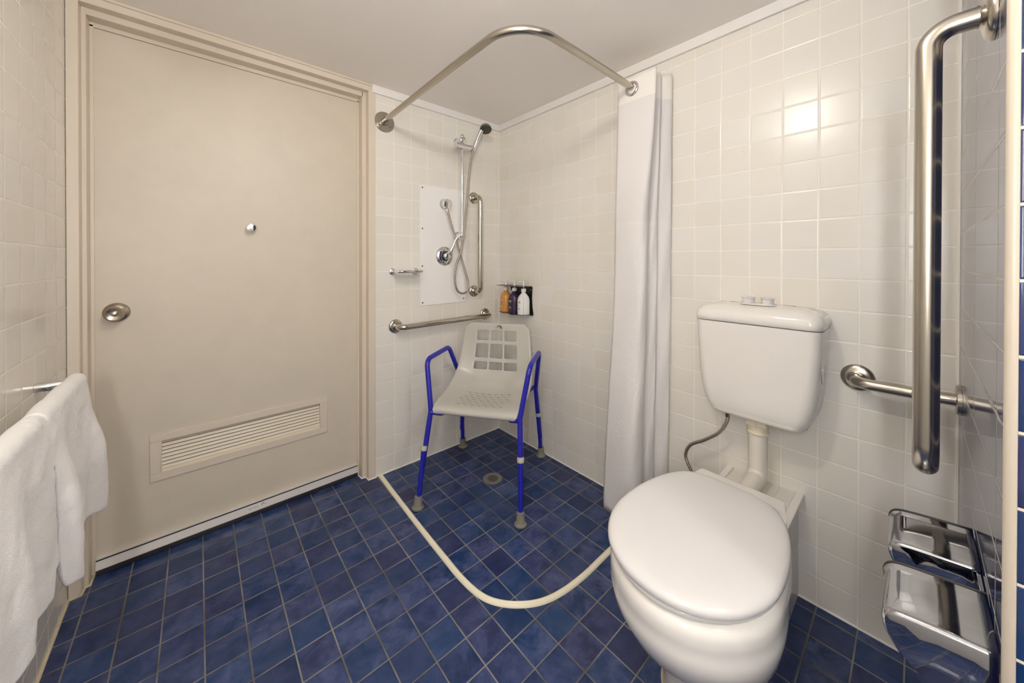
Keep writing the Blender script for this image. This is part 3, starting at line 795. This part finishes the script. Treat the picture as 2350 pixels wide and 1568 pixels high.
for y in (-.075, .075):
    bm = NB(); box(bm, (-.325, YC+y-.02, .4288), (-.295, YC+y+.02, .4440), .004, 2); obj('hinge', bm, m_plastic, seat_)
# cistern
def rrect(z, hw, d, r, n=6, x0=-.0015, rb=.006):
    pts = []
    for cx_, cy_, a0, rr_ in ((-d+r, hw-r, PI/2, r), (-d+r, -hw+r, PI, r)):
        for k in range(n+1):
            a = a0+PI/2*k/n; pts.append(V((cx_+rr_*math.cos(a), YC+cy_+rr_*math.sin(a), z)))
    pts += [V((x0, YC-hw, z)), V((x0, YC-hw*.5, z)), V((x0, YC+hw*.5, z)), V((x0, YC+hw, z))]
    return pts
bm = NB()
CR = [(.6035, .105, .105, .03), (.6045, .122, .122, .035), (.609, .1345, .132, .038), (.617, .143, .1385, .04), (.621, .1435, .1385, .04), (.630, .150, .142, .04), (.648, .1575, .146, .04), (.675, .1645, .149, .038), (.71, .1695, .151, .036), (.76, .174, .1525, .034), (.82, .178, .153, .033), (.88, .1815, .1535, .032), (.938, .184, .154, .032)]
loft(bm, [[bm.verts.new(p) for p in rrect(*r)] for r in CR], True)
cis = obj('cistern', bm, m_ceramic, t, ang=50)
bm = NB()
LR = [(.9405, .1835, .154, .032), (.9430, .1865, .157, .034), (.9570, .1875, .158, .035), (.9680, .1862, .156, .036), (.9790, .1815, .151, .038), (.9880, .1720, .142, .040), (.9950, .157, .128, .040), (.9995, .135, .108, .040), (1.0015, .10, .08, .035), (1.0022, .05, .045, .02)]
loft(bm, [[bm.verts.new(p) for p in rrect(z, hw, d_, r_, x0=(-.0015 if z < .96 else -.003-(.16-d_)*.35))] for z, hw, d_, r_ in LR], True)
clid = obj('cistern_lid', bm, m_ceramic, t, ang=60)
bm = NB(); BX = -.078
pts = []
for k in range(40):
    a = 2*PI*k/40; pts.append(V((BX+.026*math.sin(a), YC+.028*(1 if math.cos(a) > 0 else -1)+.026*math.cos(a), 0)))
loft(bm, [[bm.verts.new(p+V((0, 0, z))) for p in pts] for z in (1.0018, 1.0065)], True); bp = obj('button_plate', bm, m_plastic, clid)
for sg in (1, -1):
    bm = NB(); lathe(bm, [(.0185, .004), (.0185, .021), (.0225, .0225), (.0225, .0245), (.019, .0255), (0, .026)], (BX, YC+.0285*sg, 1.0022), (0, 0, 1), 32)
    lathe(bm, [(.0085, .0255), (.0085, .0272), (0, .0276)], (BX-.004, YC+.0335*sg, 1.0022), (0, 0, 1), 16); obj('flush_button', bm, m_plastic, clid)
bm = NB(); c = V((-.075, YC-.1772, .800)); rings = []
for s_, d_ in ((1, 0), (1, .002), (.82, .0034), (.7, .0022), (.0001, .0022)):
    rings.append([bm.verts.new(c+V((.018*s_*math.cos(2*PI*k/28), -d_, .034*s_*math.sin(2*PI*k/28)))) for k in range(28)])
loft(bm, rings, True); obj('side_cap', bm, m_ceramic, cis, label='oval cap on the side of the cistern')
# flush pipe
bm = NB(); tube(bm, fillet([(-.068, YC, .592), (-.068, YC, .392), (-.240, YC, .388)], .036, 12), .0285, 32)
fp = obj('flush_pipe', bm, m_pvc, t)
bm = NB(); lathe(bm, [(.0385, 0), (.0385, .020), (.035, .024)], (-.068, YC, .579), (0, 0, 1), 8)
for k in range(8):
    a = 2*PI*k/8; p = V((-.068+.0385*math.cos(a), YC+.0385*math.sin(a), .590)); box(bm, p-V((.003, .003, .0115)), p+V((.003, .003, .0115)), .001, 1)
lathe(bm, [(.0300, 0), (.0335, .003), (.0335, .008), (.0310, .012), (.0310, .030), (.034, .033)], (-.068, YC, .546), (0, 0, 1), 32)
obj('pipe_nut', bm, m_nut, fp, label='cream plastic coupling nut', ang=30)
# tiled plinth behind the pan
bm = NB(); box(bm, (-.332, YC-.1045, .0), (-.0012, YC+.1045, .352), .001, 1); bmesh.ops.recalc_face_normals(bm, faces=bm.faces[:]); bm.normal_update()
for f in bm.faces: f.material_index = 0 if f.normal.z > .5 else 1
bx = obj('toilet_plinth', bm, [m_plinth, m_plinthside]); tag(bx, 'low glossy white tiled plinth between the toilet and the wall', 'plinth')
bm = NB()
bm.free()
for y in (1, -1):
    bm = NB(); box(bm, (-.330, YC+y*.108-.0115, .3525), (-.0015, YC+y*.108+.0115, .3575), .0015, 1); obj('edge_trim', bm, m_ceramic, bx)
sp_ = [p for p in egg(.0015, -.335, -.6435, .1075, .1025, pb=.9)][2:-2]
bm = NB(); tube(bm, sp_, .0030, 8)
obj('base_sealant', bm, m_caulkold, t, label='yellowed sealant bead round the foot')
# water hose
bm = NB(); tube(bm, smooth_path([(-.070, -1.452, .600), (-.070, -1.452, .560), (-.070, -1.425, .505), (-.070, -1.372, .456), (-.070, -1.318, .415), (-.070, -1.299, .365), (-.070, -1.318, .318), (-.062, -1.345, .265), (-.040, -1.355, .215), (-.012, -1.355, .200)], 8), .0062, 14)
wh = obj('water_hose', bm, m_hose, ang=60); tag(wh, 'thin braided steel water hose curling below the cistern', 'water hose')
bm = NB(); lathe(bm, [(.0105, 0), (.0105, .012), (.0075, .014), (.0075, .03)], (-.070, -1.452, .6025), (0, 0, -1), 6); obj('hose_nut', bm, plain('dark_nut', (.12, .10, .09), .4, .8), wh)
bm = NB(); lathe(bm, [(.022, .0005), (.022, .004), (.011, .007), (.011, .03), (0, .03)], (0, -1.355, .200), (-1, 0, 0), 20); tag(obj('stop_valve', bm, m_chrome), 'small chrome water stop valve low on the tiles behind the toilet', 'valve')

# ------------------------------------------------------------------ double toilet roll holder
t = thing('toilet_roll_holder', 'chrome double toilet roll holder with hooded covers on the navy wall', 'toilet roll holder', (-.53, YR, .52))
bm = NB(); box(bm, (-.66, YR+.0004, .545), (-.38, YR+.006, .60), .001, 1); obj('backplate', bm, m_chromed, t)
def hood(xn, xf):
    # sheet-metal hood: profile in y,z swept from near end xn to far end xf, rounded near edge
    prof = [(YR+.0010, .607), (YR+.045, .603), (YR+.085, .5985), (YR+.104, .5945), (YR+.113, .587), (YR+.1165, .575), (YR+.114, .560), (YR+.106, .544), (YR+.096, .528)]
    prof = [(p.x, p.y) for p in smooth_path([(y, z, 0) for y, z in prof], 4)]
    n = len(prof)
    def off(k):  # inward offset of profile
        out_ = []
        for i, (y, z) in enumerate(prof):
            a = prof[max(i-1, 0)]; b = prof[min(i+1, n-1)]; tx, tz = b[0]-a[0], b[1]-a[1]; l_ = math.hypot(tx, tz)
            out_.append((max(y-tz/l_*-k*-1 if False else y+tz/l_*k, YR+.0008), z-tx/l_*k))
        return out_
    bm = NB(); rings = []
    # far (open) end lip, slightly raised
    for x, k in ((xf+.002, -.0030), (xf, -.0036), (xf-.004, -.0022), (xf-.010, -.0004), (xf-.02, 0), ((xf+xn)/2, 0), (xn+.012, 0), (xn+.006, .0008), (xn+.002, .0030), (xn, .0065)):
        rings.append([bm.verts.new((x, y, z)) for y, z in off(k)])
    loft(bm, rings, False, closed=False)
    # near end cheek
    last = rings[-1]; base = [bm.verts.new((xn, YR+.0010, .500)), bm.verts.new((xn, YR+.060, .505))]
    bm.faces.new(last+[base[1], base[0]])
    o = obj('hood', bm, m_chromed, t, ang=50)
    md = o.modifiers.new('thickness', 'SOLIDIFY'); md.thickness = .0012; md.offset = -1
    bm = NB(); tube(bm, [(xf+.0015, y, z+.002) for y, z in off(-.002)], .0019, 10); obj('rubber_lip', bm, m_rubberblk, o, label='black edge of the hood')
    bm = NB(); tube(bm, [(xn+.004, YR+.055, .555), (xf-.004, YR+.055, .555)], .007, 14); obj('roll_bar', bm, m_chromed, o)
hood(-.712, -.582); hood(-.504, -.374)

# ------------------------------------------------------------------ towel rail and towel
RX, RZ = -1.802, .806
t = thing('towel_rail', 'chrome towel rail on the left wall mostly hidden under the towel', 'towel rail', (L, -.62, RZ))
bm = NB(); tube(bm, [(RX, -.300, RZ), (RX, -1.02, RZ)], .0095, 18); obj('rail', bm, m_chrome, t)
for y in (-.315, -.99):
    bm = NB(); lathe(bm, [(.0135, .0003), (.0135, .058), (.0125, .060), (.0, .061)], (L, y, RZ), (1, 0, 0), 24); obj('wall_post', bm, m_chrome, t)
def towel():
    bm = NB(); NY, NV = 150, 90; y0, y1 = -.285, -1.02; rows = []
    r = .0165
    for i in range(NY+1):
        u = i/NY; y = y0+(y1-y0)*u; row = []
        def hemz(yy):
            K = [(-.285, .408), (-.46, .452), (-.50, .458), (-.53, .412), (-.60, .398), (-.648, .415), (-.658, .50), (-.70, .488), (-.712, .440), (-.80, .438), (-.92, .462), (-1.03, .478)]
            for (a, za), (b, zb) in zip(K, K[1:]):
                if b <= yy <= a: return za+(zb-za)*sstep((a-yy)/(a-b))
            return K[-1][1]
        hem = hemz(y)
        lf = RZ-hem; lb = RZ-(.430+.02*math.sin(u*9))
        tot = lf+lb+PI*r
        fold = .013*math.sin(u*15.5+.6)+.006*math.sin(u*33)
        slit = math.exp(-((y+.653)/.014)**2)
        for j in range(NV+1):
            q = j/NV*tot
            if q < lb: h = lb-q; z = RZ-h; x = RX-r-.003-.010*sstep(h/.1)-.002*math.sin(u*20)*sstep(h/.2); out_ = 0
            elif q < lb+PI*r: a = (q-lb)/r; x = RX-r*math.cos(a); z = RZ+r*math.sin(a); out_ = 0
            else:
                h = q-lb-PI*r; z = RZ-h; k = sstep(h/.25)
                x = RX+r+.004*sstep(h/.05)+(.012+fold)*k - slit*.012*sstep((h-.10)/.1) + .007*sstep((y+.668)/.02)*sstep((h-.06)/.15)
                z += .0
            yy = y+.020*sstep((q-lb-PI*r)/.3)*(1-u)*(1 if q > lb else 0)-(.012*slit*math.copysign(1, u-.6)*k if q > lb+PI*r else 0)*.0
            row.append(bm.verts.new((max(x, L+.006), yy, z)))
        rows.append(row)
    for i in range(NY):
        for j in range(NV):
                a = rows[i][j].co
                if a.x > RX+.01 and abs(a.y+.657) < .004+.006*sstep((RZ-.10-a.z)/.10) and a.z < RZ-.10: continue
                bm.faces.new((rows[i][j], rows[i+1][j], rows[i+1][j+1], rows[i][j+1])).smooth = True
    return bm
t = thing('bath_towel', 'white terry towel draped over the rail at the left wall', 'towel', (RX, -.65, .39))
o = obj('towel_cloth', towel(), m_towel, t, ang=180)
md = o.modifiers.new('thickness', 'SOLIDIFY'); md.thickness = .009; md.offset = 0
md = o.modifiers.new('round', 'SUBSURF'); md.levels = 1; md.render_levels = 1
tx = bpy.data.textures.new('nap', 'CLOUDS'); tx.noise_scale = .06; tx.noise_depth = 2
md = o.modifiers.new('soft', 'DISPLACE'); md.texture = tx; md.strength = .006; md.texture_coords = 'GLOBAL'; md.mid_level = .5

# ------------------------------------------------------------------ lights
def ceiling_light(LC, label, st, col):
    t = thing('ceiling_light', label, 'ceiling light', LC)
    bm = NB(); lathe(bm, [(.095, .0003), (.095, .012), (.088, .018)], LC, (0, 0, -1), 40); obj('base', bm, m_cornice, t)
    bm = NB(); lathe(bm, [(.030, .016), (.048, .028), (.060, .046), (.065, .068), (.060, .092), (.044, .110), (.022, .120), (0, .122)], LC, (0, 0, -1), 40)
    obj('diffuser', bm, lamp_mat('opal_glass', col, st), t)
ceiling_light(V((-1.27, -1.45, HC)), 'round opal ceiling light above the middle of the room', 112, (1.0, .94, .85))
ceiling_light(V((-1.05, -2.72, HC)), 'round opal ceiling light added as unseen fill in the room behind the camera', 150, (1.0, .98, .97))  # unseen lamp added to raise the fill from the camera side
t = thing('fill_wall_light', 'slim upright fill light placed unseen on the left wall behind the camera', 'wall light', (L, -2.05, 1.05))  # second white source; form and place invented as unseen fill for the toilet wall
bm = NB(); box(bm, (L+.0005, -2.08, 1.05), (L+.03, -2.02, 1.60), .005, 2); obj('base', bm, m_chrome, t)
bm = NB(); box(bm, (L+.031, -2.075, 1.06), (L+.075, -2.025, 1.59), .015, 3)
obj('diffuser', bm, lamp_mat('opal_tube', (1.0, .985, .98), 75), t)

w = bpy.data.worlds.new('room_world'); SC.world = w; w.use_nodes = True
bg = w.node_tree.nodes['Background']; bg.inputs[0].default_value = (1, .95, .9, 1); bg.inputs[1].default_value = .05

# ------------------------------------------------------------------ camera
f_px, cx, cy = 818.61, 1193.52, 602.0
Wp, Hp = 2350., 1568.
yaw, pitch, roll = math.radians(47.9437), math.radians(-.3132), math.radians(.0808)
Dv = V((math.cos(pitch)*math.cos(yaw), math.cos(pitch)*math.sin(yaw), math.sin(pitch)))
r_ = V((math.sin(yaw), -math.cos(yaw), 0)); u_ = r_.cross(Dv)
R2 = r_*math.cos(roll)+u_*math.sin(roll); U2 = -r_*math.sin(roll)+u_*math.cos(roll)
cd = bpy.data.cameras.new('camera'); cam = bpy.data.objects.new('camera', cd); COL.objects.link(cam)
cd.sensor_fit = 'HORIZONTAL'; cd.sensor_width = 36; cd.lens = 36*f_px/Wp
cd.shift_x = (Wp/2-cx)/Wp; cd.shift_y = (cy-Hp/2)/Wp
cd.clip_start = .02
cam.matrix_world = Matrix(((R2.x, U2.x, -Dv.x, -1.53673), (R2.y, U2.y, -Dv.y, -1.91988), (R2.z, U2.z, -Dv.z, 1.15627), (0, 0, 0, 1)))
SC.camera = cam

vs = SC.view_settings
vs.view_transform = 'Standard'; vs.look = 'None'; vs.gamma = 1; vs.use_curve_mapping = False; vs.exposure = .04
SC.cycles.max_bounces = 14; SC.cycles.diffuse_bounces = 8; SC.cycles.glossy_bounces = 6
SC.cycles.use_denoising = True
